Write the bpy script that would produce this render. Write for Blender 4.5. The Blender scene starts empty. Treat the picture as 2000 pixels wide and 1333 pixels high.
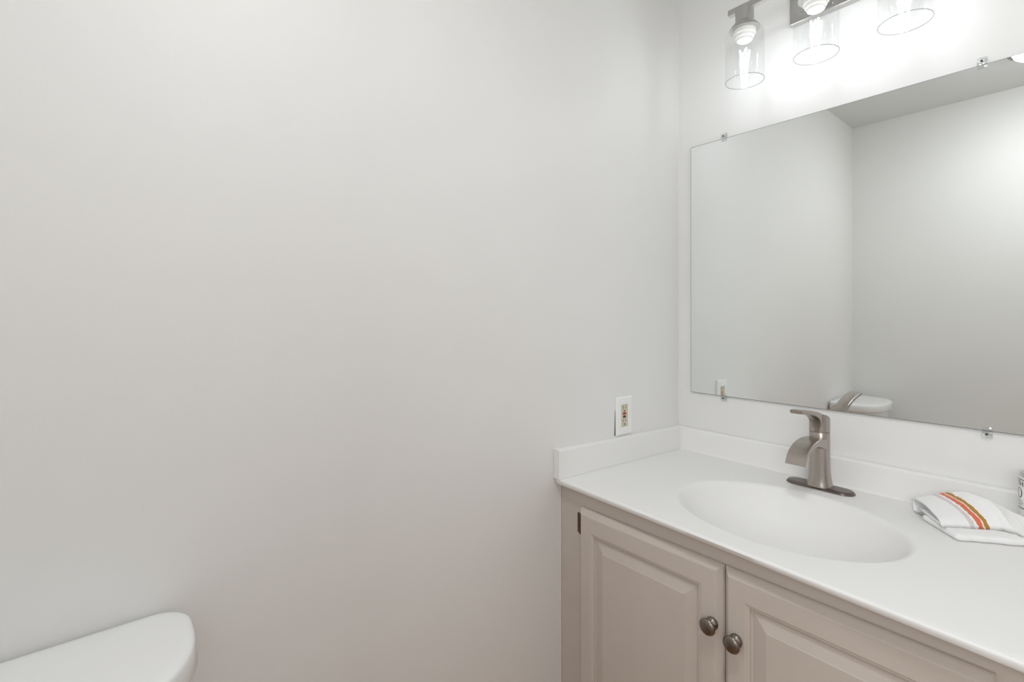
import bpy, bmesh, math
from mathutils import Vector, Matrix, noise

C = bpy.context.scene.collection
PI = math.pi
Xb, Ya = 1.5292, 0.94          # mirror wall plane (x), long blank wall plane (y)
Xc, Yd, Zc = -0.335, -0.85, 2.346   # wall opposite the mirror, door wall, ceiling

# ------------------------------------------------------------ camera
cam = bpy.data.cameras.new('camera'); cam_o = bpy.data.objects.new('camera', cam); C.objects.link(cam_o)
cam.sensor_width = 36.0; cam.lens = 955.0 / 2000.0 * 36.0
cam.shift_y = -(666.5 - 615.0) / 2000.0
cam.clip_start = 0.01
cam_o.location = (0, 0, 1.25)
cam_o.rotation_euler = (PI / 2, 0, -math.radians(39.6))
bpy.context.scene.camera = cam_o

# ------------------------------------------------------------ world, fill light added in the hall, exposure
W = bpy.data.worlds.new('world'); bpy.context.scene.world = W; W.use_nodes = True
W.node_tree.nodes['Background'].inputs[0].default_value = (0.96, 0.98, 1.0, 1)
W.node_tree.nodes['Background'].inputs[1].default_value = 0.4
def area(name, loc, rot, sx, sy, power, col):
    l = bpy.data.lights.new(name, 'AREA'); l.shape = 'RECTANGLE'; l.size = sx; l.size_y = sy
    l.energy = power; l.color = col
    o = bpy.data.objects.new(name, l); C.objects.link(o); o.location = loc; o.rotation_euler = rot
    return o
HALL = area('hall_fill', (Xc - 0.75, -0.40, 1.72), (0, -PI / 2, 0), 0.9, 1.3, 22.0, (0.965, 0.985, 1.0))  # unseen area light, added as fill through the doorway
BULB_STRENGTH = 51.0
CEILING_STRENGTH = 51.0
vs = bpy.context.scene.view_settings
vs.view_transform = 'Standard'; vs.look = 'None'; vs.gamma = 1.0; vs.use_curve_mapping = False
vs.exposure = 0.17
bpy.context.scene.cycles.max_bounces = 16
bpy.context.scene.cycles.diffuse_bounces = 8
bpy.context.scene.cycles.transparent_max_bounces = 24
bpy.context.scene.cycles.sample_clamp_indirect = 6.0

# ------------------------------------------------------------ materials
def mat(name, col, rough=0.5, metal=0.0, spec=0.5, bump=None, var=None, aniso=0.0, coat=0.0, sheen=0.0):
    m = bpy.data.materials.new(name); m.use_nodes = True
    nt = m.node_tree; b = nt.nodes['Principled BSDF']
    b.inputs['Base Color'].default_value = (*col, 1)
    b.inputs['Roughness'].default_value = rough
    b.inputs['Metallic'].default_value = metal
    b.inputs['Specular IOR Level'].default_value = spec
    b.inputs['Coat Weight'].default_value = coat
    b.inputs['Sheen Weight'].default_value = sheen
    if aniso: b.inputs['Anisotropic'].default_value = aniso
    tc = nt.nodes.new('ShaderNodeTexCoord')
    if bump:
        sc, st, dist = bump
        n = nt.nodes.new('ShaderNodeTexNoise'); n.inputs['Scale'].default_value = sc; n.inputs['Detail'].default_value = 4
        nt.links.new(tc.outputs['Object'], n.inputs['Vector'])
        bp = nt.nodes.new('ShaderNodeBump'); bp.inputs['Strength'].default_value = st; bp.inputs['Distance'].default_value = dist
        nt.links.new(n.outputs['Fac'], bp.inputs['Height']); nt.links.new(bp.outputs['Normal'], b.inputs['Normal'])
    if var:
        sc, col2, lo, hi = var
        n = nt.nodes.new('ShaderNodeTexNoise'); n.inputs['Scale'].default_value = sc; n.inputs['Detail'].default_value = 3
        nt.links.new(tc.outputs['Object'], n.inputs['Vector'])
        r = nt.nodes.new('ShaderNodeValToRGB')
        r.color_ramp.elements[0].position = lo; r.color_ramp.elements[0].color = (*col, 1)
        r.color_ramp.elements[1].position = hi; r.color_ramp.elements[1].color = (*col2, 1)
        nt.links.new(n.outputs['Fac'], r.inputs['Fac']); nt.links.new(r.outputs['Color'], b.inputs['Base Color'])
    return m

def clear(name, tint, gloss=0.08, edge=0.5, rough=0.0):
    """thin clear glass: see-through, reflecting more towards grazing angles"""
    m = bpy.data.materials.new(name); m.use_nodes = True; nt = m.node_tree; nt.nodes.clear()
    out = nt.nodes.new('ShaderNodeOutputMaterial'); mix = nt.nodes.new('ShaderNodeMixShader')
    tr = nt.nodes.new('ShaderNodeBsdfTransparent'); tr.inputs[0].default_value = (*tint, 1)
    gl = nt.nodes.new('ShaderNodeBsdfGlossy'); gl.inputs['Roughness'].default_value = rough
    lw = nt.nodes.new('ShaderNodeLayerWeight'); lw.inputs['Blend'].default_value = 0.18
    mr = nt.nodes.new('ShaderNodeMapRange'); mr.inputs['To Min'].default_value = gloss; mr.inputs['To Max'].default_value = edge
    nt.links.new(lw.outputs['Facing'], mr.inputs['Value']); nt.links.new(mr.outputs['Result'], mix.inputs['Fac'])
    nt.links.new(tr.outputs[0], mix.inputs[1]); nt.links.new(gl.outputs[0], mix.inputs[2]); nt.links.new(mix.outputs[0], out.inputs['Surface'])
    return m

def emit(name, col, strength):
    m = bpy.data.materials.new(name); m.use_nodes = True; nt = m.node_tree; nt.nodes.clear()
    out = nt.nodes.new('ShaderNodeOutputMaterial'); e = nt.nodes.new('ShaderNodeEmission')
    e.inputs[0].default_value = (*col, 1); e.inputs[1].default_value = strength
    nt.links.new(e.outputs[0], out.inputs['Surface']); return m

M = {}
M['wall'] = mat('wall_paint', (0.80, 0.797, 0.785), 0.5, spec=0.45, bump=(260, 0.05, 0.002), var=(2.3, (0.785, 0.780, 0.768), 0.42, 0.72))
M['ceiling'] = mat('ceiling_paint', (0.74, 0.75, 0.745), 0.8, spec=0.2, bump=(180, 0.06, 0.002))
M['trim'] = mat('trim_paint', (0.80, 0.79, 0.77), 0.35)
M['counter'] = mat('cultured_marble', (0.83, 0.825, 0.815), 0.5, spec=0.3)
M['cab'] = mat('cabinet_paint', (0.565, 0.505, 0.455), 0.42, spec=0.35, bump=(140, 0.06, 0.001), var=(9, (0.55, 0.49, 0.44), 0.45, 0.7))
M['nickel'] = mat('brushed_nickel', (0.43, 0.385, 0.35), 0.27, metal=1.0, bump=(420, 0.03, 0.0004), aniso=0.3)
M['plate_nickel'] = mat('dark_brushed_nickel', (0.19, 0.16, 0.145), 0.30, metal=1.0)
M['knob'] = mat('pewter', (0.235, 0.205, 0.18), 0.33, metal=1.0)
M['light_nickel'] = mat('satin_nickel', (0.60, 0.585, 0.57), 0.28, metal=1.0)
M['bronze'] = mat('old_bronze', (0.13, 0.085, 0.045), 0.45, metal=0.8)
M['dark'] = mat('black_slot', (0.015, 0.013, 0.012), 0.6)
M['ivory'] = mat('ivory_plastic', (0.63, 0.56, 0.42), 0.35)
M['white_plastic'] = mat('white_plastic', (0.86, 0.86, 0.85), 0.3)
M['red'] = mat('red_button', (0.42, 0.02, 0.015), 0.4)
M['black'] = mat('black_button', (0.02, 0.015, 0.02), 0.4)
M['china'] = mat('white_china', (0.84, 0.845, 0.845), 0.13, spec=0.5)
M['chrome'] = mat('chrome', (0.75, 0.75, 0.75), 0.1, metal=1.0)
M['mirror'] = mat('silvered_glass', (0.885, 0.91, 0.90), 0.0, metal=1.0)
M['mirror_edge'] = mat('mirror_edge', (0.23, 0.25, 0.24), 0.25)
M['glass'] = clear('clear_glass', (0.996, 0.998, 0.998), 0.012, 0.20)
M['bulb_glass'] = clear('bulb_glass', (0.996, 0.998, 0.998), 0.01, 0.12)
M['glass_edge'] = clear('glass_refraction_grey', (0.60, 0.62, 0.63), 0.10, 0.35)  # grey of light refracted in the rim, put into the tint
M['acrylic'] = clear('clear_acrylic', (0.97, 0.975, 0.975), 0.12, 0.50, 0.05)
M['filament'] = emit('lit_filament', (0.92, 0.97, 1.0), BULB_STRENGTH)
M['diffuser'] = emit('lit_diffuser', (0.965, 0.985, 1.0), CEILING_STRENGTH)
M['porcelain'] = mat('white_socket', (0.85, 0.84, 0.82), 0.35)
M['screw'] = mat('screw_head', (0.06, 0.055, 0.05), 0.4, metal=0.6)
M['label'] = mat('label_ink', (0.03, 0.03, 0.035), 0.5)
M['can_white'] = mat('can_enamel', (0.80, 0.80, 0.79), 0.35)
M['can_lid'] = mat('can_lid_metal', (0.60, 0.60, 0.59), 0.3, metal=1.0)
# floor boards
mf = mat('wood_floor', (0.22, 0.12, 0.065), 0.35); nt = mf.node_tree; b = nt.nodes['Principled BSDF']
tc = nt.nodes.new('ShaderNodeTexCoord'); br = nt.nodes.new('ShaderNodeTexBrick'); br.offset = 0.37
br.inputs['Color1'].default_value = (0.46, 0.235, 0.095, 1); br.inputs['Color2'].default_value = (0.39, 0.195, 0.08, 1)
br.inputs['Mortar'].default_value = (0.06, 0.03, 0.015, 1); br.inputs['Scale'].default_value = 1.0
br.inputs['Mortar Size'].default_value = 0.0015; br.inputs['Brick Width'].default_value = 0.9; br.inputs['Row Height'].default_value = 0.085
nt.links.new(tc.outputs['Object'], br.inputs['Vector']); nt.links.new(br.outputs['Color'], b.inputs['Base Color'])
M['floor'] = mf
# terry towel: stripes woven across it; local X runs along the towel
mt = mat('terry_cloth', (0.86, 0.86, 0.855), 0.95, spec=0.1, bump=(420, 0.35, 0.0015), sheen=0.3); nt = mt.node_tree; b = nt.nodes['Principled BSDF']
uv = nt.nodes.new('ShaderNodeAttribute'); uv.attribute_name = 'along'
tcx = nt.nodes.new('ShaderNodeTexCoord'); wob = nt.nodes.new('ShaderNodeTexNoise'); wob.inputs['Scale'].default_value = 150
nt.links.new(tcx.outputs['Object'], wob.inputs['Vector'])
md = nt.nodes.new('ShaderNodeMath'); md.operation = 'MULTIPLY_ADD'; md.inputs[1].default_value = 0.030; md.inputs[2].default_value = -0.015
nt.links.new(wob.outputs['Fac'], md.inputs[0])
ad = nt.nodes.new('ShaderNodeMath'); ad.operation = 'ADD'
nt.links.new(uv.outputs['Fac'], ad.inputs[0]); nt.links.new(md.outputs[0], ad.inputs[1])
rp = nt.nodes.new('ShaderNodeValToRGB'); rp.color_ramp.interpolation = 'CONSTANT'
white = (0.86, 0.86, 0.855, 1)
stops = [(0.0, white), (0.352, (0.68, 0.61, 0.62, 1)), (0.393, white), (0.412, (0.74, 0.165, 0.085, 1)), (0.452, (0.84, 0.76, 0.66, 1)), (0.468, (0.43, 0.235, 0.055, 1)), (0.515, white)]
els = rp.color_ramp.elements
els[0].position, els[0].color = stops[0]; els[1].position, els[1].color = stops[1]
for p, c in stops[2:]:
    e = els.new(p); e.color = c
nt.links.new(ad.outputs[0], rp.inputs['Fac']); nt.links.new(rp.outputs['Color'], b.inputs['Base Color'])
M['towel'] = mt

# ------------------------------------------------------------ mesh helpers (all shapes are given in room coordinates)
WL = {}                                                   # where each parent's origin is in the room
def link(name, bm, m, parent=None, loc=None, smooth=None):
    base = WL[parent.name] if parent else Vector(loc or (0, 0, 0))
    bmesh.ops.recalc_face_normals(bm, faces=bm.faces)
    bmesh.ops.translate(bm, verts=bm.verts, vec=-base)
    me = bpy.data.meshes.new(name); bm.to_mesh(me); bm.free()
    for mm in (m if isinstance(m, (list, tuple)) else [m]): me.materials.append(mm)
    o = bpy.data.objects.new(name, me); C.objects.link(o)
    if smooth is not None:
        for p in me.polygons: p.use_smooth = True
        if smooth < 180: me.set_sharp_from_angle(angle=math.radians(smooth))
    if parent: o.parent = parent
    else: o.location = base
    WL[o.name] = base
    return o
def tag(o, label=None, cat=None, group=None, kind=None):
    if label: o['label'] = label
    if cat: o['category'] = cat
    if group: o['group'] = group
    if kind: o['kind'] = kind
    return o
def thing(name, label, cat, loc, group=None):
    o = bpy.data.objects.new(name, None); C.objects.link(o); o.empty_display_size = 0.05
    o.location = loc; WL[o.name] = Vector(loc)
    return tag(o, label, cat, group)
def add_box(bm, lo, hi, bevel=0.0, seg=2):
    t = bmesh.new(); bmesh.ops.create_cube(t, size=1)
    for v in t.verts:
        v.co = Vector([(lo[i] + hi[i]) / 2 + v.co[i] * (hi[i] - lo[i]) for i in range(3)])
    if bevel: bmesh.ops.bevel(t, geom=list(t.edges), offset=bevel, segments=seg, profile=0.5, affect='EDGES')
    me = bpy.data.meshes.new('t'); t.to_mesh(me); t.free(); bm.from_mesh(me); bpy.data.meshes.remove(me)
def bx(lo, hi, bevel=0.0, seg=2):
    bm = bmesh.new(); add_box(bm, lo, hi, bevel, seg); return bm
def add_loft(bm, rings, close=True, cap0=False, cap1=False):
    R = [[bm.verts.new(p) for p in r] for r in rings]
    for a, b in zip(R, R[1:]):
        n = len(a)
        for i in range(n if close else n - 1):
            j = (i + 1) % n
            bm.faces.new((a[i], a[j], b[j], b[i]))
    if cap0: bm.faces.new(R[0][::-1])
    if cap1: bm.faces.new(R[-1])
    return R
def add_lathe(bm, prof, origin, axis='z', n=40, cap0=True, cap1=True):
    """prof: (radius, height) pairs turned about an axis through origin"""
    o = Vector(origin); rings = []
    for r, h in prof:
        ring = []
        for k in range(n):
            a = 2 * PI * k / n; c, s = math.cos(a) * r, math.sin(a) * r
            v = {'z': (c, s, h), '-x': (-h, c, s), 'y': (c, h, s)}[axis]
            ring.append(o + Vector(v))
        rings.append(ring)
    add_loft(bm, rings, True, cap0, cap1)
def lathe(prof, origin, axis='z', n=40, cap0=True, cap1=True):
    bm = bmesh.new(); add_lathe(bm, prof, origin, axis, n, cap0, cap1); return bm
def add_tube(bm, path, r, n=10):
    path = [Vector(p) for p in path]; rings = []
    for i, p in enumerate(path):
        d = (path[min(i + 1, len(path) - 1)] - path[max(i - 1, 0)]).normalized()
        up = Vector((0, 0, 1)) if abs(d.z) < 0.9 else Vector((1, 0, 0))
        a = d.cross(up).normalized(); b2 = a.cross(d)
        rings.append([p + (a * math.cos(2 * PI * k / n) + b2 * math.sin(2 * PI * k / n)) * r for k in range(n)])
    add_loft(bm, rings, True, True, True)
def catmull(pts, sub):
    P = [Vector(p) for p in pts]; out = []
    for i in range(len(P) - 1):
        p0, p1, p2, p3 = P[max(i - 1, 0)], P[i], P[i + 1], P[min(i + 2, len(P) - 1)]
        for k in range(sub):
            u = k / sub
            out.append(0.5 * ((2 * p1) + (p2 - p0) * u + (2 * p0 - 5 * p1 + 4 * p2 - p3) * u * u + (3 * p1 - p0 - 3 * p2 + p3) * u ** 3))
    out.append(P[-1]); return out

# ------------------------------------------------------------ the room
def struct(name, bm, m): return tag(link(name, bm, m), kind='structure')
T = 0.12
struct('floor', bx((Xc - T, Yd - T, -0.08), (Xb + T, Ya + T, 0)), M['floor'])
struct('ceiling', bx((Xc - T, Yd - T, Zc), (Xb + T, Ya + T, Zc + 0.08)), M['ceiling'])
struct('wall_back', bx((Xc - T, Ya, 0), (Xb + T, Ya + T, Zc)), M['wall'])
struct('wall_right', bx((Xb, Yd, 0), (Xb + T, Ya, Zc)), M['wall'])
DY0, DY1, DH = -0.76, -0.02, 2.03                         # doorway in the wall facing the mirror; the camera stands just inside it
bm = bmesh.new()
add_box(bm, (Xc - T, Yd, 0), (Xc, DY0, Zc)); add_box(bm, (Xc - T, DY1, 0), (Xc, Ya, Zc)); add_box(bm, (Xc - T, DY0, DH), (Xc, DY1, Zc))
struct('wall_left', bm, M['wall'])
struct('wall_front', bx((Xc - T, Yd - T, 0), (Xb + T, Yd, Zc)), M['wall'])
bm = bmesh.new()
add_box(bm, (Xc, DY1, 0), (Xc + 0.015, DY1 + 0.06, DH), 0.003); add_box(bm, (Xc, DY0 - 0.06, 0), (Xc + 0.015, DY0, DH), 0.003); add_box(bm, (Xc, DY0 - 0.06, DH), (Xc + 0.015, DY1 + 0.06, DH + 0.06), 0.003)
struct('trim_1', bm, M['trim'])
struct('baseboard_back', bx((Xc, Ya - 0.014, 0), (0.945, Ya, 0.09), 0.003), M['trim'])
struct('baseboard_left', bx((Xc, DY1 + 0.06, 0), (Xc + 0.014, Ya - 0.014, 0.09), 0.003), M['trim'])

# ------------------------------------------------------------ counter with its basin and splashes
Xs = 1.5092; zc0 = 0.7919; tilt = 0.0324; TH = 0.0138
def ctop(x, y=0): return zc0 + tilt * (Xs - x)             # the top is a little out of level
def xfront(y): return 0.8829 + 0.0458 * y                  # and its front edge a little out of square
YL, YR = 0.9375, -0.006                                    # ends of the counter along the mirror wall
ec = (1.1696, 0.4615); ea, eb = 0.231, 0.1987; eax = Vector((-0.1468, -0.9892)); ebx = Vector((-0.9892, 0.1468))
NE = 128
def ell(a, k): return Vector(ec) + eax * (ea * k * math.cos(a)) + ebx * (eb * k * math.sin(a))
def edge_hit(a):
    d = (ell(a, 1.0) - Vector(ec)).normalized(); best = 9
    cands = []
    if d.y > 1e-6: cands.append((YL - ec[1]) / d.y)
    if d.y < -1e-6: cands.append((YR - ec[1]) / d.y)
    if d.x > 1e-6: cands.append((Xb - 0.001 - ec[0]) / d.x)
    den = d.x - 0.0458 * d.y
    if den < -1e-6: cands.append((0.8829 + 0.0458 * ec[1] - ec[0]) / den)
    return Vector(ec) + d * min(c for c in cands if c > 0)
angs = [2 * PI * k / NE for k in range(NE)]
def ang_of(p):
    q = Vector(p) - Vector(ec); return math.atan2(q.dot(ebx) / eb, q.dot(eax) / ea) % (2 * PI)
corners = [(xfront(YL), YL), (xfront(YR), YR), (Xb - 0.001, YL), (Xb - 0.001, YR)]
for p in corners:                                          # snap the nearest ray to each corner
    a = ang_of(p); k = min(range(NE), key=lambda i: min(abs(angs[i] - a), 2 * PI - abs(angs[i] - a))); angs[k] = a
counter = thing('vanity_countertop', 'off-white one-piece counter with oval sink and low splashes on the taupe vanity', 'countertop', (1.25, 0.46, zc0))
outer = [edge_hit(a) for a in angs]
for p in corners:
    k = min(range(NE), key=lambda i: (outer[i] - Vector(p)).length); outer[k] = Vector(p)
rim = [ell(a, 1.035) for a in angs]
def lift(p, dz): return Vector((p.x, p.y, ctop(p.x) + dz))
def toward(p, d): return p + (Vector(ec) - p).normalized() * d
rings = [[lift(p, 0) for p in rim]]
for f in (0.3, 0.6, 0.85): rings.append([lift(r.lerp(o, f), 0) for r, o in zip(rim, outer)])
rings.append([lift(toward(o, 0.006), 0) for o in outer])
rings.append([lift(toward(o, 0.003), -0.0006) for o in outer])
rings.append([lift(toward(o, 0.001), -0.0020) for o in outer])
rings.append([lift(o, -0.0042) for o in outer])
rings.append([lift(toward(o, 0.0045), -TH + 0.001) for o in outer])
rings.append([lift(toward(o, 0.0060), -TH) for o in outer])
rings.append([lift(r, -TH) for r in rim])
bm = bmesh.new(); add_loft(bm, rings); bmesh.ops.reverse_faces(bm, faces=bm.faces)
link('counter_slab', bm, M['counter'], counter, smooth=50)
prof = [(1.035, 0), (1.02, -0.0004), (1.005, -0.0016), (0.99, -0.0040), (0.975, -0.008), (0.95, -0.016), (0.91, -0.028), (0.86, -0.042), (0.79, -0.060), (0.70, -0.079), (0.58, -0.098), (0.44, -0.113), (0.28, -0.123), (0.12, -0.128), (0.09, -0.1285)]
bm = bmesh.new()
R = add_loft(bm, [[lift(ell(a, k), dz) for a in angs] for k, dz in [(k, dz * 1.22) for k, dz in prof]])
basin = link('sink_basin', bm, M['counter'], counter, smooth=180)
bm = lathe([(0.0225, -0.001), (0.0225, 0.003), (0.017, 0.004), (0.016, -0.002)], (ec[0], ec[1], ctop(ec[0]) - 0.1585), n=32)
link('drain', bm, M['chrome'], counter, smooth=40)
# splash along the mirror wall, with a soft top edge and a little cove at its foot
def splash_ring(y):
    t0 = 0.8672
    zb = ctop(Xs)
    return [Vector(p) for p in [(Xb - 0.0008, y, zb - 0.006), (Xb - 0.0008, y, t0), (Xs + 0.004, y, t0), (Xs + 0.0015, y, t0 - 0.0010), (Xs + 0.0003, y, t0 - 0.003), (Xs, y, t0 - 0.006), (Xs, y, zb + 0.005), (Xs - 0.0012, y, zb + 0.0022), (Xs - 0.0035, y, ctop(Xs - 0.0035) + 0.0004), (Xs - 0.005, y, ctop(Xs - 0.005) - 0.001)]]
bm = bmesh.new(); add_loft(bm, [splash_ring(YR), splash_ring(Ya - 0.0008)], True, True, True)
link('backsplash', bm, M['counter'], counter, smooth=50)
# loose side piece against the blank wall
bm = bmesh.new()
def side_ring(x):
    zt = 0.8678 + (Xs - x) * 0.0372; zb = ctop(x) + 0.0004
    yf = Ya - 0.0200
    return [Vector(p) for p in [(x, Ya - 0.0006, zb), (x, Ya - 0.0006, zt), (x, yf + 0.004, zt), (x, yf + 0.0015, zt - 0.001), (x, yf + 0.0003, zt - 0.003), (x, yf, zt - 0.006), (x, yf, zb)]]
add_loft(bm, [side_ring(0.9230), side_ring(0.9242), side_ring(Xs + 0.001)], True, True, True)
link('side_splash', bm, M['counter'], counter, smooth=50)

# ------------------------------------------------------------ vanity cabinet
Xf = 0.947
van = thing('vanity_cabinet', 'taupe painted vanity cabinet with two raised-panel doors under the white counter', 'cabinet', (1.24, 0.47, 0))
def under(x): return ctop(x) - TH - 0.0004
def add_prism_xz(bm, pts, y0, y1): add_loft(bm, [[Vector((x, y0, z)) for x, z in pts], [Vector((x, y1, z)) for x, z in pts]], True, True, True)
YR2 = 0.0
bm = bmesh.new()
add_prism_xz(bm, [(Xf + 0.02, 0.09), (Xf + 0.02, under(Xf + 0.02)), (Xb - 0.001, under(Xb - 0.001)), (Xb - 0.001, 0.09)], YR2, 0.018)
add_prism_xz(bm, [(Xf + 0.02, 0.09), (Xf + 0.02, under(Xf + 0.02)), (Xb - 0.001, under(Xb - 0.001)), (Xb - 0.001, 0.09)], 0.90, 0.918)
add_box(bm, (Xf + 0.02, 0.018, 0.09), (Xb - 0.001, 0.90, 0.108))
link('carcass', bm, M['cab'], van)
def frame_bar(bm, y0, y1, z0, z1):
    pts = [(Xf, z0), (Xf, z1 if z1 else under(Xf)), (Xf + 0.02, z1 if z1 else under(Xf + 0.02)), (Xf + 0.02, z0)]
    add_prism_xz(bm, pts, y0, y1)
bm = bmesh.new()
frame_bar(bm, 0.115, 0.8840, 0.715, None); frame_bar(bm, 0.115, 0.8840, 0.09, 0.14)
frame_bar(bm, 0.0, 0.115, 0.09, None); frame_bar(bm, 0.845, 0.8840, 0.14, 0.715); frame_bar(bm, 0.455, 0.495, 0.14, 0.715)
link('face_frame', bm, M['cab'], van)
bm = bmesh.new()
add_prism_xz(bm, [(Xf + 0.0022, 0.09), (Xf + 0.0022, under(Xf + 0.0022)), (Xf + 0.02, under(Xf + 0.02)), (Xf + 0.02, 0.09)], 0.8858, Ya - 0.0016)
link('filler_strip', bm, M['cab'], van)
bm = bmesh.new(); add_tube(bm, [(Xf + 0.0005, Ya - 0.0015, 0.09), (Xf + 0.0005, Ya - 0.0015, under(Xf))], 0.0016, 8)
link('caulk_bead', bm, M['trim'], van, smooth=60)
link('toe_kick', bx((Xf + 0.07, 0.0, 0.0), (Xb - 0.002, 0.918, 0.09)), M['cab'], van)
XD = 0.9262; DT = Xf - 0.0006 - XD
def rect_ring(y0, y1, z0, z1, ins, x): return [Vector((x, y0 + ins, z0 + ins)), Vector((x, y1 - ins, z0 + ins)), Vector((x, y1 - ins, z1 - ins)), Vector((x, y0 + ins, z1 - ins))]
def door(y0, y1, z0, z1):
    bm = bmesh.new()
    m = 0.0425
    P = [(0, DT), (0, 0.0140), (0.0020, 0.0105), (0.0108, 0.0006), (0.0130, 0)]           # outer lip
    rings = [rect_ring(y0, y1, z0, z1, i, XD + d) for i, d in P]
    P2 = [(0, 0), (0.0015, 0.0012), (0.0060, 0.0022), (0.0085, 0.0042), (0.0095, 0.0085), (0.0125, 0.0098), (0.0138, 0.0098), (0.0150, 0.0088), (0.0375, 0.0026), (0.0385, 0.0014)]
    rings += [rect_ring(y0 + m, y1 - m, z0 + 0.052, z1 - 0.050, i, XD + d) for i, d in P2]
    add_loft(bm, rings, True, True, True)
    d = link('door', bm, M['cab'], van)
    return d
def knob(d, y, z):
    prof = [(0.0001, -0.001), (0.0118, -0.001), (0.0126, 0.002), (0.0120, 0.0045), (0.0098, 0.0072), (0.0066, 0.0098), (0.0058, 0.0122), (0.0072, 0.0146), (0.0118, 0.0160), (0.0152, 0.0178), (0.0163, 0.0200), (0.0155, 0.0222), (0.0120, 0.0246), (0.0070, 0.0260), (0.0022, 0.0266), (0.0001, 0.0267)]
    k = link('knob', lathe(prof, (XD, y, z), '-x', 40), M['knob'], d, smooth=180)
    k['label'] = 'round pewter mushroom knob'
def hinge(d, y, z0, z1, s):
    bm = bmesh.new(); n = 3
    for k in range(n):
        a, b2 = z0 + (z1 - z0) * k / n + 0.0005, z0 + (z1 - z0) * (k + 1) / n - 0.0005
        add_lathe(bm, [(0.0030, a), (0.0034, a + 0.0006), (0.0034, b2 - 0.0006), (0.0030, b2)], (Xf - 0.0045, y + s * 0.0045, 0), 'z', 16)
    add_box(bm, (Xf - 0.0018, min(y, y + s * 0.017), z0 + 0.001), (Xf - 0.0001, max(y, y + s * 0.017), z1 - 0.001), 0.0004, 1)
    h = link('hinge', bm, M['bronze'], d, smooth=40); h['label'] = 'dark bronze hinge'
d1 = door(0.4768, 0.8570, 0.115, 0.7545); d2 = door(0.0945, 0.4744, 0.115, 0.7545)
knob(d1, 0.4950, 0.6370); knob(d2, 0.4470, 0.6270)
hinge(d1, 0.8574, 0.683, 0.735, 1); hinge(d1, 0.8574, 0.150, 0.202, 1)
hinge(d2, 0.0941, 0.683, 0.735, -1); hinge(d2, 0.0941, 0.150, 0.202, -1)

# ------------------------------------------------------------ faucet
fx, fy = 1.4470, 0.4765; fz = ctop(1.447) + 0.0003
fa = thing('bathroom_faucet', 'brushed nickel single-lever faucet with curved flat spout behind the oval sink', 'faucet', (fx, fy, fz))
def stadium(hl, r, cx, cy, z, n=20):
    pts = []
    for k in range(n + 1):
        a = -PI / 2 + PI * k / n; pts.append(Vector((cx + r * math.sin(a), cy + hl + r * math.cos(a), z)))
    for k in range(n + 1):
        a = PI / 2 + PI * k / n; pts.append(Vector((cx + r * math.sin(a), cy - hl + r * math.cos(a), z)))
    return pts
bm = bmesh.new()
def tz(pts, dz): return [Vector((p.x, p.y, ctop(p.x) + dz + 0.0003)) for p in pts]
add_loft(bm, [tz(stadium(0.052, r, fx, fy, 0), dz) for r, dz in [(0.0276, 0.0), (0.0282, 0.0008), (0.0281, 0.0018), (0.0272, 0.0030), (0.0238, 0.0070), (0.0232, 0.0074), (0.0225, 0.0075), (0.0150, 0.0076)]], True, True, True)
bp = link('base_plate', bm, M['plate_nickel'], fa, smooth=35)
def oval(cx, cy, rx, ry, z, n=64, e=2.5, slope=0.0):
    out = []
    for k in range(n):
        a = 2 * PI * k / n; c, s = math.cos(a), math.sin(a)
        x = rx * abs(c) ** (2 / e) * (1 if c > 0 else -1); y = ry * abs(s) ** (2 / e) * (1 if s > 0 else -1)
        out.append(Vector((cx + x, cy + y, z + slope * x)))
    return out
zb = fz + 0.007
col = [(0.0300, 0.0298, zb), (0.0296, 0.0294, zb + 0.003), (0.0280, 0.0274, zb + 0.010), (0.0262, 0.0252, zb + 0.022), (0.0250, 0.0236, zb + 0.038), (0.0244, 0.0229, zb + 0.058), (0.0241, 0.0226, zb + 0.085), (0.0240, 0.0226, zb + 0.120), (0.0240, 0.0226, 0.9418), (0.0236, 0.0222, 0.9424), (0.0215, 0.0200, 0.9426), (0.0215, 0.0200, 0.9436)]
bm = bmesh.new(); add_loft(bm, [oval(fx, fy, rx, ry, z) for rx, ry, z in col], True, True, True)
body = link('faucet_body', bm, M['nickel'], fa, smooth=40)
# spout: a broad flat strip that arches forward out of the body
top = [(1.455, 0.9240), (1.432, 0.9285), (1.405, 0.9315), (1.375, 0.9325), (1.345, 0.9295), (1.318, 0.9215), (1.299, 0.9090), (1.288, 0.8950), (1.2835, 0.8850)]
bot = [(1.455, 0.8960), (1.436, 0.8990), (1.420, 0.9040), (1.400, 0.9115), (1.370, 0.9175), (1.340, 0.9160), (1.318, 0.9090), (1.302, 0.8985), (1.2935, 0.8890), (1.2895, 0.8835)]
tp = catmull([(x, 0, z) for x, z in top], 6); bt = catmull([(x, 0, z) for x, z in bot], 6)
n = 44
def resample(P, n):
    L = [0]
    for a, b2 in zip(P, P[1:]): L.append(L[-1] + (b2 - a).length)
    out = []
    for k in range(n):
        s = L[-1] * k / (n - 1); i = max(j for j in range(len(L)) if L[j] <= s + 1e-12); i = min(i, len(P) - 2)
        out.append(P[i].lerp(P[i + 1], (s - L[i]) / max(L[i + 1] - L[i], 1e-9)))
    return out
tp, bt = resample(tp, n), resample(bt, n)
rings = []
for i in range(n):
    f = i / (n - 1); w = 0.0217 + 0.0006 * f; a, b2 = tp[i], bt[i]; e = 0.0014
    d = (b2 - a); L = d.length; d = d / L
    ring = []
    for y, k in [(-w + e, 0), (-w, e), (-w, L - e), (-w + e, L), (w - e, L), (w, L - e), (w, e), (w - e, 0)]:
        p = a + d * k; ring.append(Vector((p.x, fy + y, p.z)))
    rings.append(ring)
bm = bmesh.new(); add_loft(bm, rings, True, True, True)
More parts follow.
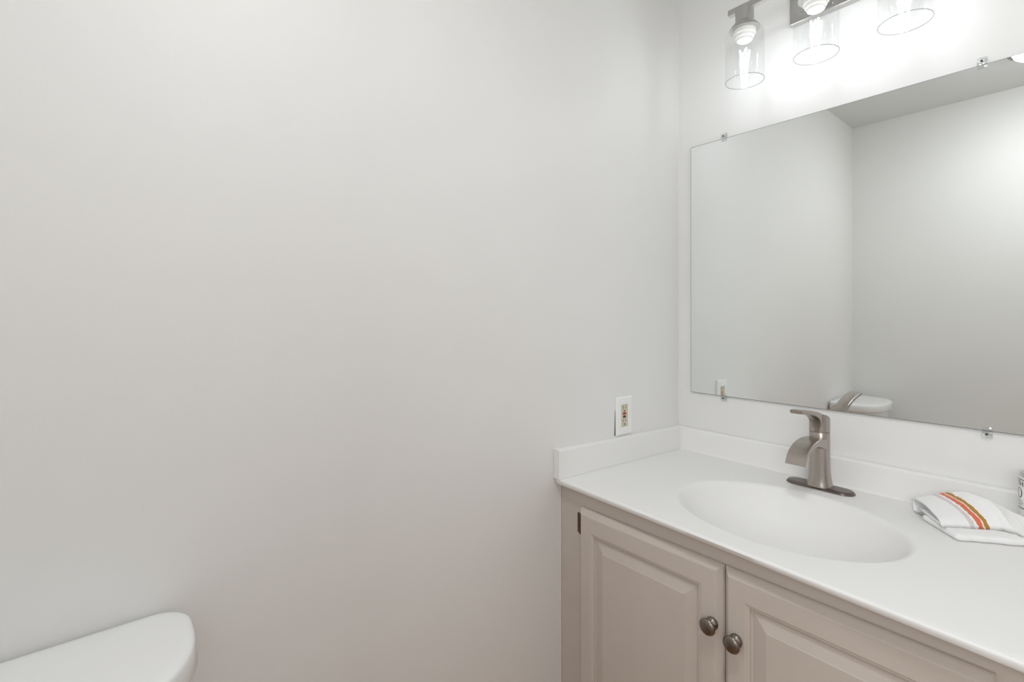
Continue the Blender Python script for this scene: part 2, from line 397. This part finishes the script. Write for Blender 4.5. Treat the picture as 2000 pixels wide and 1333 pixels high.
link('spout', bm, M['nickel'], fa, smooth=40)
# handle: a cap on the body that runs forward into a thin lever
hb = bmesh.new()
zb2 = 0.9440; rx, ry, ee = 0.0243, 0.0228, 2.5
htop = catmull([(1.4713, 0, 0.9720), (1.4600, 0, 0.9778), (1.4450, 0, 0.9845), (1.4200, 0, 0.9940), (1.3900, 0, 1.0025), (1.3500, 0, 1.0102), (1.3150, 0, 1.0150), (1.2920, 0, 1.0165)], 10)
hbot = catmull([(1.4227, 0, 0.9440), (1.4218, 0, 0.9560), (1.4180, 0, 0.9680), (1.4095, 0, 0.9785), (1.3950, 0, 0.9875), (1.3730, 0, 0.9950), (1.3450, 0, 1.0015), (1.3150, 0, 1.0060), (1.2920, 0, 1.0085)], 12)
def on_curve(P, x):
    best = None
    for p, q in zip(P, P[1:]):
        lo, hi = min(p.x, q.x), max(p.x, q.x)
        if lo - 1e-9 <= x <= hi + 1e-9: return p.z + (q.z - p.z) * ((x - p.x) / (q.x - p.x) if abs(q.x - p.x) > 1e-9 else 0)
    return P[0].z if abs(x - P[0].x) < abs(x - P[-1].x) else P[-1].z
xs = [fx + rx * math.cos(PI * k / 40) for k in range(41)]                       # over the cap, dense at both ends
xs[0] -= 0.0001; xs[-1] += 0.0001
xs += [1.4224, 1.4218, 1.4208, 1.4190, 1.4165, 1.4130, 1.4085, 1.4030, 1.3960, 1.3880, 1.3780, 1.3660, 1.3520, 1.3380, 1.3240, 1.3120, 1.3040, 1.2985, 1.2950, 1.2930, 1.2921]
def sm(v): v = max(0.0, min(1.0, v)); return v * v * (3 - 2 * v)
rings = []
for x in xs:
    zt_ = on_curve(htop, x); inside = x > fx - rx
    z0 = zb2 if inside else on_curve(hbot, x)
    wl = 0.0152 + 0.0006 * sm((1.440 - x) / 0.14)                                # lever half-width
    if x < 1.300: wl *= 0.80 + 0.20 * math.sqrt(max(0.0, 1 - ((1.300 - x) / 0.0081) ** 2))
    wo = ry * max(0.0, 1 - (abs(x - fx) / rx) ** ee) ** (1 / ee) if inside else 0.0
    K = 12; side = []
    for k in range(K + 1):
        g = k / K; z = z0 + (zt_ - z0) * g
        low = 0.50 + 0.50 * sm((z - 0.944) / 0.034)
        if x >= fx: w = wo
        elif inside: w = max(wo, wl * low)
        else: w = wl * low * (0.88 + 0.12 * sm(g / 0.3))
        if g > 0.9: w -= 0.0010 * ((g - 0.9) / 0.1) ** 2
        side.append((max(w, 0.0002), z))
    crown = 0.0006
    ring = [Vector((x, fy + w, z)) for w, z in side] + [Vector((x, fy + side[-1][0] * c, zt_ + crown * (1 - c * c))) for c in (0.6, 0.2, -0.2, -0.6)] + [Vector((x, fy - w, z)) for w, z in side[::-1]] + [Vector((x, fy - side[0][0] * c, z0)) for c in (0.5, 0.0, -0.5)]
    rings.append(ring)
add_loft(hb, rings, True, True, True)
link('lever_handle', hb, M['nickel'], fa, smooth=42)

# ------------------------------------------------------------ mirror and its clips
Xm = Xb - 0.008
my0, my1, mz0, mz1 = 0.008, 0.8900, 0.9885, 1.8150
mir = thing('wall_mirror', 'large frameless mirror above the sink, reflecting the blank corner and toilet tank', 'mirror', (Xb, 0.45, mz0))
bm = bmesh.new(); add_box(bm, (Xm + 0.0006, my0, mz0), (Xb - 0.0005, my1, mz1), 0.0003, 1)
link('glass_pane', bm, M['mirror_edge'], mir)
bm = bmesh.new()
vv = [bm.verts.new((Xm, y, z)) for y, z in [(my0 + 0.0016, mz0 + 0.0016), (my1 - 0.0016, mz0 + 0.0016), (my1 - 0.0016, mz1 - 0.0016), (my0 + 0.0016, mz1 - 0.0016)]]
ww = [bm.verts.new((Xm + 0.0006, v.co.y, v.co.z)) for v in vv]
bm.faces.new(vv); bm.faces.new(ww[::-1])
for i in range(4): bm.faces.new((vv[i], ww[i], ww[(i + 1) % 4], vv[(i + 1) % 4]))
link('reflecting_face', bm, M['mirror'], mir)
def clip(y, z, s, label):
    """s=+1: fixed to the wall above the mirror's top edge, -1: below its bottom edge"""
    t = thing('mirror_clip', label, 'mirror clip', (Xb, y, z), 'clear plastic mirror clips')
    bm = bmesh.new(); w = 0.0085
    def zr(a, b2): return (min(z + s * a, z + s * b2), max(z + s * a, z + s * b2))
    a, b2 = zr(0.0012, 0.0165); add_box(bm, (Xm - 0.0005, y - w, a), (Xb - 0.0002, y + w, b2), 0.0012, 2)
    a, b2 = zr(-0.0095, 0.0105); add_box(bm, (Xm - 0.0050, y - w, a), (Xm - 0.0006, y + w, b2), 0.0014, 2)
    link('clip_body', bm, M['acrylic'], t, smooth=40)
    link('clip_screw', lathe([(0.0001, 0), (0.0024, 0), (0.0024, 0.0012), (0.0012, 0.0018), (0.0001, 0.0018)], (Xm - 0.0050, y, z + s * 0.0062), '-x', 16), M['screw'], t, smooth=40)
clip(0.774, mz1, 1, 'clear plastic clip on the mirror\'s top edge, the one by the room corner')
clip(0.174, mz1, 1, 'clear plastic clip on the mirror\'s top edge, the one near the reflected ceiling lamp')
clip(0.775, mz0, -1, 'clear plastic clip on the mirror\'s bottom edge, beside the outlet\'s reflection')
clip(0.166, mz0, -1, 'clear plastic clip on the mirror\'s bottom edge, above the folded towel')

# ------------------------------------------------------------ outlet on the blank wall
ox, oz0, oz1 = 1.2200, 0.8830, 0.9995
out = thing('wall_outlet', 'ivory outlet with red and black buttons in a white plate above the side splash', 'outlet', (ox, Ya, (oz0 + oz1) / 2))
ph = 0.0375; sh = 0.0165; dz = 0.0335; ozc = (oz0 + oz1) / 2
bm = bmesh.new()
def prect(hx, hz, y): return [Vector((ox - hx, y, ozc - hz)), Vector((ox + hx, y, ozc - hz)), Vector((ox + hx, y, ozc + hz)), Vector((ox - hx, y, ozc + hz))]
H = (oz1 - oz0) / 2
add_loft(bm, [prect(ph, H, Ya - 0.0003), prect(ph, H, Ya - 0.0035), prect(ph - 0.001, H - 0.001, Ya - 0.0052), prect(ph - 0.004, H - 0.004, Ya - 0.0068), prect(sh + 0.0012, dz + 0.0012, Ya - 0.0072), prect(sh, dz, Ya - 0.0064), prect(sh, dz, Ya - 0.0003)], True, False, False)
link('cover_plate', bm, M['white_plastic'], out)
bm = bx((ox - sh + 0.0008, Ya - 0.0056, ozc - dz + 0.0008), (ox + sh - 0.0008, Ya - 0.0002, ozc + dz - 0.0008), 0.0008)
rec = link('receptacle', bm, M['ivory'], out); rec['label'] = 'ivory receptacle face'
yf = Ya - 0.0056
for s in (1, -1):
    for dx, hh in ((-0.0062, 0.0042), (0.0062, 0.0034)):
        zz = ozc + s * 0.0 + (0.0245 if s > 0 else -0.0155)
        link('slot', bx((ox + dx - 0.0011, yf - 0.0001, zz - hh), (ox + dx + 0.0011, yf + 0.002, zz + hh)), M['bronze'], rec)
    zz = ozc + (0.0140 if s > 0 else -0.0262)
    bm = lathe([(0.0025, -0.0001), (0.0025, 0.002)], (ox, yf, zz), 'y', 16); add_box(bm, (ox - 0.0025, yf - 0.0001, zz - 0.0026), (ox + 0.0025, yf + 0.002, zz))
    link('ground_hole', bm, M['dark'], rec)
link('reset_button', bx((ox - 0.0072, yf - 0.0012, ozc + 0.0028), (ox + 0.0072, yf + 0.001, ozc + 0.0092), 0.0005, 1), M['red'], rec)
link('test_button', bx((ox - 0.0062, yf - 0.0010, ozc - 0.0070), (ox + 0.0062, yf + 0.001, ozc - 0.0004), 0.0005, 1), M['black'], rec)
for s in (1, -1):
    link('plate_screw', lathe([(0.0001, 0.0003), (0.0025, 0.0003), (0.0029, -0.0004)][::-1] if False else [(0.0030, 0.0006), (0.0027, -0.0004), (0.0001, -0.0006)], (ox, Ya - 0.0069, ozc + s * 0.0483), 'y', 16), M['white_plastic'], out, smooth=40)
# the raw slot in the wall that the plate does not quite cover
bm = bmesh.new(); v = [bm.verts.new(p) for p in [(ox - ph - 0.0042, Ya - 0.0004, oz0 + 0.001), (ox - ph + 0.002, Ya - 0.0004, oz0 + 0.001), (ox - ph + 0.002, Ya - 0.0004, oz0 + 0.075), (ox - ph - 0.0010, Ya - 0.0004, oz0 + 0.078)]]
w2 = [bm.verts.new((q.co.x, Ya - 0.0001, q.co.z)) for q in v]
bm.faces.new(v); bm.faces.new(w2[::-1])
for i in range(4): bm.faces.new((v[i], w2[i], w2[(i + 1) % 4], v[(i + 1) % 4]))
g = link('wall_box_gap', bm, M['dark'], out); g['label'] = 'dark gap beside the plate'

# ------------------------------------------------------------ three-lamp light bar above the mirror
Xl = 1.385; lamps = [0.6446, 0.4644, 0.2847]; bz = 2.109
vl = thing('vanity_light', 'three-lamp brushed nickel light bar with clear glass shades above the mirror', 'wall lamp', (Xb, 0.4755, 2.11))
bm = bx((Xb - 0.022, 0.355, 2.078), (Xb - 0.0005, 0.574, 2.190), 0.004, 3)
link('back_plate', bm, M['light_nickel'], vl, smooth=40)
bm = bx((Xl - 0.0085, 0.2400, bz), (Xl + 0.0085, 0.6895, bz + 0.0165), 0.0012, 1)
link('cross_bar', bm, M['light_nickel'], vl)
for y in (0.4344, 0.4944):
    bm = bmesh.new(); add_tube(bm, [(Xb - 0.021, y, 2.1175), (Xl + 0.006, y, bz + 0.0085)], 0.0065, 16)
    link('arm', bm, M['light_nickel'], vl, smooth=50)
for y in (0.385, 0.544):
    link('cap_nut', lathe([(0.0045, 0), (0.0045, 0.004), (0.003, 0.006), (0.0001, 0.0065)], (Xb - 0.022, y, 2.100), '-x', 16), M['light_nickel'], vl, smooth=40)
gz0, gz1 = 1.9083, 2.0509
for y in lamps:
    # socket cup
    prof = [(0.0001, bz + 0.0005), (0.0235, bz + 0.0005), (0.0240, bz - 0.001), (0.0240, 2.0773), (0.0250, 2.0744), (0.0345, 2.0636), (0.0395, 2.0558), (0.0400, 2.0534), (0.0390, 2.0524), (0.0100, 2.0524), (0.0100, 2.0521)][::-1]
    link('socket_cup', lathe(prof, (Xl, y, 0), 'z', 48), M['light_nickel'], vl, smooth=30)
    # glass shade: open cylinder with rounded shoulders, wall 2.4 mm
    R0 = 0.0508
    outp = [(0.0165, gz1), (0.0400, gz1), (0.0455, gz1 - 0.0012), (0.0485, gz1 - 0.0046), (0.0503, gz1 - 0.0092), (R0, gz1 - 0.015), (R0, gz0 + 0.001)]
    rimp = [(R0 - 0.0004, gz0 + 0.0002), (R0 - 0.0012, gz0), (R0 - 0.0020, gz0 + 0.0002)]
    inp = [(max(r - 0.0024, 0.0165), (z if z < gz1 - 0.02 else z - 0.0024)) for r, z in outp[::-1]]
    link('glass_shade', lathe(outp + rimp + inp, (Xl, y, 0), 'z', 72, False, False), [M['glass'], M['glass_edge']], vl, smooth=50)
    sh_me = vl.children[-1].data if False else bpy.data.objects[[o.name for o in vl.children if o.name.startswith('glass_shade')][-1]].data
    for p in sh_me.polygons:                               # lower rim takes the grey tint painted in for refraction
        if p.center.z + vl.location.z < gz0 + 0.0009: p.material_index = 1
    # lamp holder ring and the bulb's white collar
    prof = [(0.0290, 2.0523), (0.0290, 2.0402), (0.0270, 2.0382), (0.0255, 2.0377), (0.0245, 2.0314), (0.0205, 2.0270), (0.0200, 2.0236), (0.0165, 2.0211), (0.0150, 2.0206), (0.0001, 2.0206)]
    link('socket_ring', lathe(prof, (Xl, y, 0), 'z', 40, False, False), M['porcelain'], vl, smooth=30)
    bulb_p = [(0.0135, 2.0204), (0.0140, 2.0158), (0.0165, 2.0079), (0.0215, 1.9972), (0.0265, 1.9845), (0.0295, 1.9708), (0.0302, 1.9572), (0.0288, 1.9435), (0.0250, 1.9308), (0.0190, 1.9210), (0.0110, 1.9152), (0.0040, 1.9132), (0.0001, 1.9132)]
    bl = link('bulb', lathe(bulb_p, (Xl, y, 0), 'z', 48, False, False), M['bulb_glass'], vl, smooth=180)
    link('glass_stem', lathe([(0.0070, 2.0204), (0.0060, 2.0118), (0.0030, 2.0040), (0.0022, 1.9943), (0.0022, 1.9454), (0.0001, 1.9435)], (Xl, y, 0), 'z', 16, False, False), M['bulb_glass'], bl, smooth=60)
    for k in range(4):
        a = PI / 4 + k * PI / 2; c, s = math.cos(a), math.sin(a); bm = bmesh.new()
        add_tube(bm, [(Xl + 0.0125 * c, y + 0.0125 * s, 1.9962), (Xl + 0.0045 * c, y + 0.0045 * s, 1.9415)], 0.0018, 8)
        link('filament', bm, M['filament'], bl, smooth=60)

# ------------------------------------------------------------ ceiling lamp
cx, cy = 0.24, 0.12
cl = thing('ceiling_lamp', 'round flush ceiling lamp with nickel rim, seen reflected in the mirror\'s upper corner', 'ceiling lamp', (cx, cy, Zc))
link('lamp_pan', lathe([(0.0001, Zc - 0.0003), (0.118, Zc - 0.0003), (0.124, Zc - 0.006), (0.1275, Zc - 0.030), (0.130, Zc - 0.048), (0.130, Zc - 0.054), (0.127, Zc - 0.056), (0.116, Zc - 0.056), (0.115, Zc - 0.048), (0.0001, Zc - 0.048)], (cx, cy, 0), 'z', 64), M['plate_nickel'], cl, smooth=40)
link('lamp_glass', lathe([(0.1145, Zc - 0.050), (0.1145, Zc - 0.058), (0.110, Zc - 0.068), (0.094, Zc - 0.079), (0.064, Zc - 0.087), (0.030, Zc - 0.091), (0.0001, Zc - 0.092)], (cx, cy, 0), 'z', 64, False, False), M['diffuser'], cl, smooth=180)

# ------------------------------------------------------------ toilet (its tank lid shows at the picture's edge and in the mirror)
to = thing('toilet', 'white toilet with rounded tank lid standing against the blank wall', 'toilet', (-0.10, 0.80, 0))
tx0, tx1, ty1 = -0.292, 0.098, 0.934
tc_x = (tx0 + tx1) / 2; hw = (tx1 - tx0) / 2
def lid_out(grow, z):
    """bow-fronted plan of the tank, grown outward by grow"""
    w = hw + grow; yb = ty1 + min(grow, 0.0); out = []
    rb = 0.045
    fr = []                                                # front half: superellipse bow
    for k in range(41):
        a = PI * k / 40; c, s = math.cos(a), math.sin(a)
        x = w * abs(c) ** (2 / 2.9) * (1 if c > 0 else -1); y = -(0.155 + grow) * abs(s) ** (2 / 2.3)
        fr.append(Vector((tc_x + x, 0.865 + y, z)))
    bk = []
    for k in range(9):
        a = PI + (-PI / 2) * k / 8
        bk.append(Vector((tc_x - w + rb + rb * math.cos(a), yb - rb + rb * math.sin(a), z)))
    for k in range(9):
        a = PI / 2 - (PI / 2) * k / 8
        bk.append(Vector((tc_x + w - rb + rb * math.cos(a), yb - rb + rb * math.sin(a), z)))
    return fr + bk
def scale_in(ring, f, z): 
    c = Vector((tc_x, 0.845, 0)); return [Vector((c.x + (p.x - c.x) * f, c.y + (p.y - c.y) * f, z)) for p in ring]
LT = 0.792
bm = bmesh.new()
base = lid_out(0, 0)
L = [scale_in(lid_out(-0.012, 0), 0.98, LT - 0.040), [Vector((p.x, p.y, LT - 0.040)) for p in lid_out(0.002, 0)], [Vector((p.x, p.y, LT - 0.036)) for p in lid_out(0.0045, 0)], [Vector((p.x, p.y, LT - 0.012)) for p in lid_out(0.001, 0)], [Vector((p.x, p.y, LT - 0.007)) for p in lid_out(0.0005, 0)], [Vector((p.x, p.y, LT - 0.0042)) for p in lid_out(-0.0025, 0)], [Vector((p.x, p.y, LT - 0.0026)) for p in lid_out(-0.0065, 0)], [Vector((p.x, p.y, LT - 0.0016)) for p in lid_out(-0.014, 0)], scale_in(base, 0.76, LT - 0.0005), scale_in(base, 0.55, LT), scale_in(base, 0.25, LT + 0.0005)]
add_loft(bm, L, True, True, True)
link('tank_lid', bm, M['china'], to, smooth=60)
bm = bmesh.new()
add_loft(bm, [scale_in(lid_out(-0.012, 0), f, z) for f, z in [(0.80, 0.395), (0.84, 0.40), (0.88, 0.43), (0.94, 0.60), (0.97, LT - 0.0415)]], True, True, True)
tank = link('tank', bm, M['china'], to, smooth=60)
def egg(cx, cy, w, lf, lb, z, n=48):
    out = []
    for k in range(n):
        a = 2 * PI * k / n; c, s = math.cos(a), math.sin(a)
        out.append(Vector((cx + w * c, cy + (lb if s > 0 else lf) * s, z)))
    return out
bm = bmesh.new(); by = 0.50
add_loft(bm, [egg(tc_x, by + 0.06, 0.115, 0.19, 0.21, 0.0), egg(tc_x, by + 0.06, 0.115, 0.19, 0.21, 0.02), egg(tc_x, by + 0.06, 0.095, 0.16, 0.20, 0.10), egg(tc_x, by + 0.04, 0.115, 0.19, 0.24, 0.22), egg(tc_x, by, 0.165, 0.25, 0.33, 0.33), egg(tc_x, by, 0.178, 0.265, 0.34, 0.375), egg(tc_x, by, 0.176, 0.263, 0.34, 0.393), egg(tc_x, by - 0.02, 0.130, 0.205, 0.19, 0.393), egg(tc_x, by - 0.02, 0.120, 0.19, 0.17, 0.34), egg(tc_x, by - 0.01, 0.07, 0.10, 0.10, 0.24), egg(tc_x, by, 0.03, 0.04, 0.04, 0.21)], True, True, True)
link('bowl', bm, M['china'], to, smooth=50)
bm = bmesh.new()
add_loft(bm, [egg(tc_x, by - 0.01, 0.176, 0.258, 0.20, 0.3945), egg(tc_x, by - 0.01, 0.182, 0.264, 0.205, 0.402), egg(tc_x, by - 0.01, 0.176, 0.256, 0.20, 0.412), egg(tc_x, by - 0.02, 0.128, 0.19, 0.15, 0.412), egg(tc_x, by - 0.02, 0.125, 0.186, 0.147, 0.3945)], True)
link('seat_ring', bm, M['white_plastic'], to, smooth=50)
bm = bmesh.new()
add_loft(bm, [egg(tc_x, by - 0.01, 0.178, 0.260, 0.203, 0.4125), egg(tc_x, by - 0.01, 0.184, 0.266, 0.207, 0.420), egg(tc_x, by - 0.01, 0.172, 0.252, 0.197, 0.431), egg(tc_x, by - 0.01, 0.10, 0.15, 0.12, 0.436)], True, True, True)
link('seat_cover', bm, M['white_plastic'], to, smooth=50)

# ------------------------------------------------------------ folded hand towel
tw = thing('hand_towel', 'folded white terry towel with ochre and coral stripes on the counter', 'towel', (1.38, 0.18, ctop(1.38)))
def wob3(p, amp, sc): 
    q = Vector(p) * sc
    return Vector((noise.noise(q), noise.noise(q + Vector((7.3, 0, 0))), noise.noise(q + Vector((0, 5.1, 2.2))))) * amp
# upper flap: a flattened roll, open at its end towards the sink. each station: (along, front xy+z, back xy+z, crown height)
ST = [
    (0.00, (1.3235, 0.2115), 0.8235, (1.4400, 0.2835), 0.8262, 0.008),
    (0.16, (1.3370, 0.1970), 0.8237, (1.4450, 0.2710), 0.8310, 0.009),
    (0.33, (1.3600, 0.1750), 0.8230, (1.4520, 0.2560), 0.8380, 0.010),
    (0.48, (1.3830, 0.1515), 0.8225, (1.4600, 0.2330), 0.8480, 0.012),
    (0.62, (1.4000, 0.1300), 0.8225, (1.4655, 0.2010), 0.8590, 0.013),
    (0.76, (1.3960, 0.1110), 0.8235, (1.4460, 0.1620), 0.8600, 0.012),
    (0.90, (1.3850, 0.0900), 0.8160, (1.4020, 0.1220), 0.8570, 0.010),
    (1.00, (1.3780, 0.0700), 0.8160, (1.3900, 0.0980), 0.8520, 0.008),
]
def st_at(u):
    for a, b2 in zip(ST, ST[1:]):
        if u <= b2[0] + 1e-9:
            f = (u - a[0]) / (b2[0] - a[0]); f = f * f * (3 - 2 * f) * 0.4 + f * 0.6
            F = Vector(a[1]).lerp(Vector(b2[1]), f); B = Vector(a[3]).lerp(Vector(b2[3]), f)
            l = lambda i: a[i] + (b2[i] - a[i]) * f
            return F, l(2), B, l(4), l(5)
def flap_section(u, inset):
    F, zf, B, zbk, cr = st_at(u); out = []
    zlow_f = ctop(F.x) + 0.0150
    N = 26; hr = (zf - zlow_f) / 2 + 0.004
    # over the top from front fold to back edge
    for k in range(N + 1):
        f = k / N; p = F.lerp(B, f)
        z = zf + (zbk - zf) * (f * 0.6 + 0.4 * f * f) + cr * math.sin(PI * min(1, f)) + 0.012 * (math.sqrt(1 - (1 - min(f / 0.16, 1)) ** 2) - 1)
        if f > 0.93: z -= 0.006 * ((f - 0.93) / 0.07) ** 2
        out.append(Vector((p.x, p.y, z)))
    # back down and underneath to the front again
    for k in range(1, N):
        f = 1 - k / N; p = F.lerp(B, f)
        base_z = ctop(p.x) + 0.0155 - 0.0140 * max(0.0, min(1.0, (f - 0.70) / 0.22))
        topz = out[-1].z if k == 1 else None
        g = min(1, (1 - f) / 0.09); base_z += 0.0025 * (1 - min(f / 0.10, 1)) ** 2; z = (zbk - 0.004) * (1 - g) ** 2 + base_z * (1 - (1 - g) ** 2)
        out.append(Vector((p.x, p.y, z + 0.001)))
    c = sum(out, Vector()) / len(out)
    if inset:
        res = []
        n2 = len(out)
        for i, p in enumerate(out):
            tdir = (out[(i + 1) % n2] - out[i - 1]).normalized(); ax = Vector((0.67, -0.74, 0.0))
            nrm = tdir.cross(ax).normalized()
            if nrm.dot(c - p) < 0: nrm = -nrm
            q = p + nrm * inset
            res.append(q)
        out = res
    return out
bm = bmesh.new(); lay = bm.verts.layers.float.new('along'); NS = 60
def loft_along(us, inset):
    rows = []
    for u in us:
        r = []
        for p in flap_section(u, inset):
            v = bm.verts.new(p + wob3(p, 0.0012, 45) + wob3(p, 0.0006, 140)); v[lay] = u * 0.98 + 0.01; r.append(v)
        rows.append(r)
    return rows
us = [k / NS for k in range(NS + 1)]
rowsA = loft_along(us, 0); rowsB = loft_along([0.0, 0.04, 0.08, 0.14, 0.2, 0.26], 0.0034)
def skin(rows, flip=False):
    for a, b2 in zip(rows, rows[1:]):
        for i in range(len(a)):
            j = (i + 1) % len(a); f = (a[i], a[j], b2[j], b2[i]); bm.faces.new(f[::-1] if flip else f)
skin(rowsA); skin(rowsB, True); skin([rowsB[0], rowsA[0]])
bm.faces.new(rowsA[-1]); bm.faces.new(rowsB[-1][::-1])
flap = link('striped_flap', bm, M['towel'], tw, smooth=180)
# lower layers: flat folded slab with a rounded fold along its front
bm = bmesh.new(); lay = bm.verts.layers.float.new('along')
def slab(c0, e, nrm, length, depth, z0, th, wav, seed):
    rows = []
    NL, ND = 40, 20
    for i in range(NL + 1):
        u = i / NL; r = []
        sec = []
        for k in range(7):
            a = -PI / 2 + -PI * k / 6 if False else PI / 2 + PI * k / 6
            sec.append((th / 2 + th / 2 * math.cos(a), th / 2 + th / 2 * math.sin(a)))
        dd = [th / 2 + (depth - th / 2) * k / ND for k in range(1, ND + 1)]
        sec = sec[::1] + [(d, 0) for d in dd] + [(d, th) for d in dd[::-1]]
        rr = 1.0
        end = min(u, 1 - u) * length
        if end < th / 2: rr = math.sqrt(max(0.0, 1 - (1 - end / (th / 2)) ** 2)) * 0.8 + 0.2
        for d, h in sec:
            xy = Vector(c0) + Vector(e) * (u * length) + Vector(nrm) * (d + wav * noise.noise(Vector((u * 5 + seed, 0, 0))))
            hh = th / 2 + (h - th / 2) * rr
            p = Vector((xy.x, xy.y, ctop(xy.x) + z0 + hh + 0.0004)); q = wob3(p, 0.0008, 60); 
            if h < th * 0.3: q.z = abs(q.z)
            v = bm.verts.new(p + q); v[lay] = 0.1; r.append(v)
        rows.append(r)
    for a, b2 in zip(rows, rows[1:]):
        for i in range(len(a)):
            j = (i + 1) % len(a); bm.faces.new((a[i], a[j], b2[j], b2[i]))
    bm.faces.new(rows[0][::-1]); bm.faces.new(rows[-1])
e1, n1 = (0.665, -0.747), (0.747, 0.665)
slab((1.3010, 0.1865), (0.640, -0.768), (0.768, 0.640), 0.135, 0.105, 0.0, 0.0142, 0.004, 1.0)
link('lower_folds', bm, M['towel'], tw, smooth=180)

# ------------------------------------------------------------ labelled can behind the towel
kx, ky, kr = 1.4550, 0.0762, 0.0350; kz = ctop(kx - kr) + 0.0002
cn = thing('labelled_canister', 'white canister with black lettering standing behind the folded towel', 'canister', (kx, ky, kz))
zt = 0.9180
link('canister_body', lathe([(0.0001, kz), (kr - 0.002, kz), (kr, kz + 0.002), (kr, zt - 0.002), (kr - 0.001, zt)], (kx, ky, 0), 'z', 64, True, True), M['can_white'], cn, smooth=40)
link('canister_lid', lathe([(kr - 0.0012, zt), (kr - 0.0004, zt + 0.001), (kr - 0.0004, zt + 0.007), (kr - 0.002, zt + 0.009), (0.0001, zt + 0.009)], (kx, ky, 0), 'z', 64, True, True), M['can_lid'], cn, smooth=40)
A0 = math.atan2(1, -0.0765) - 0.0                          # where the outline touches, seen from the doorway side
bm = bmesh.new()
def on_can(s, z, lift_=0.0003):                            # s: metres around the side from the outline, z: height
    a = A0 + s / kr; return Vector((kx + (kr + lift_) * math.cos(a), ky + (kr + lift_) * math.sin(a), z))
def ink(poly):
    vs_ = [bm.verts.new(on_can(s, z)) for s, z in poly]; ws = [bm.verts.new(on_can(s, z, -0.0002)) for s, z in poly]
    bm.faces.new(vs_); bm.faces.new(ws[::-1])
    for i in range(len(vs_)): j = (i + 1) % len(vs_); bm.faces.new((vs_[i], ws[i], ws[j], vs_[j]))
def bar(s0, s1, z0, z1, n=12):
    for k in range(n):
        a, b2 = s0 + (s1 - s0) * k / n, s0 + (s1 - s0) * (k + 1) / n; ink([(a, z0), (b2, z0), (b2, z1), (a, z1)])
bar(-0.040, 0.075, 0.9125, 0.9140, 40); bar(-0.040, 0.075, 0.8545, 0.8562, 40)      # border lines
z0, z1 = 0.8995, 0.9100                                                             # T H
bar(0.0020, 0.0105, z1 - 0.0012, z1, 4); bar(0.0055, 0.0072, z0, z1, 1)
bar(0.0125, 0.0142, z0, z1, 1); bar(0.0195, 0.0212, z0, z1, 1); bar(0.0142, 0.0195, (z0 + z1) / 2 - 0.0006, (z0 + z1) / 2 + 0.0006, 3)
def big_o(sc, zc_, hw_, hh_, thick, thin):
    N = 48; o_, i_ = [], []
    for k in range(N):
        a = 2 * PI * k / N; c, s = math.cos(a), math.sin(a)
        o_.append((sc + hw_ * c, zc_ + hh_ * s)); i_.append((sc + (hw_ - thick) * c, zc_ + (hh_ - thin) * s))
    for k in range(N):
        j = (k + 1) % N; ink([o_[k], o_[j], i_[j], i_[k]])
big_o(0.0100, 0.8855, 0.0085, 0.0108, 0.0024, 0.0007)
for z, a, b2 in ((0.8700, 0.004, 0.020), (0.8655, 0.002, 0.022), (0.8615, 0.005, 0.018)): bar(a, b2, z, z + 0.0007, 6)
lt = link('lettering', bm, M['label'], cn); lt['label'] = 'black lettering and border lines'
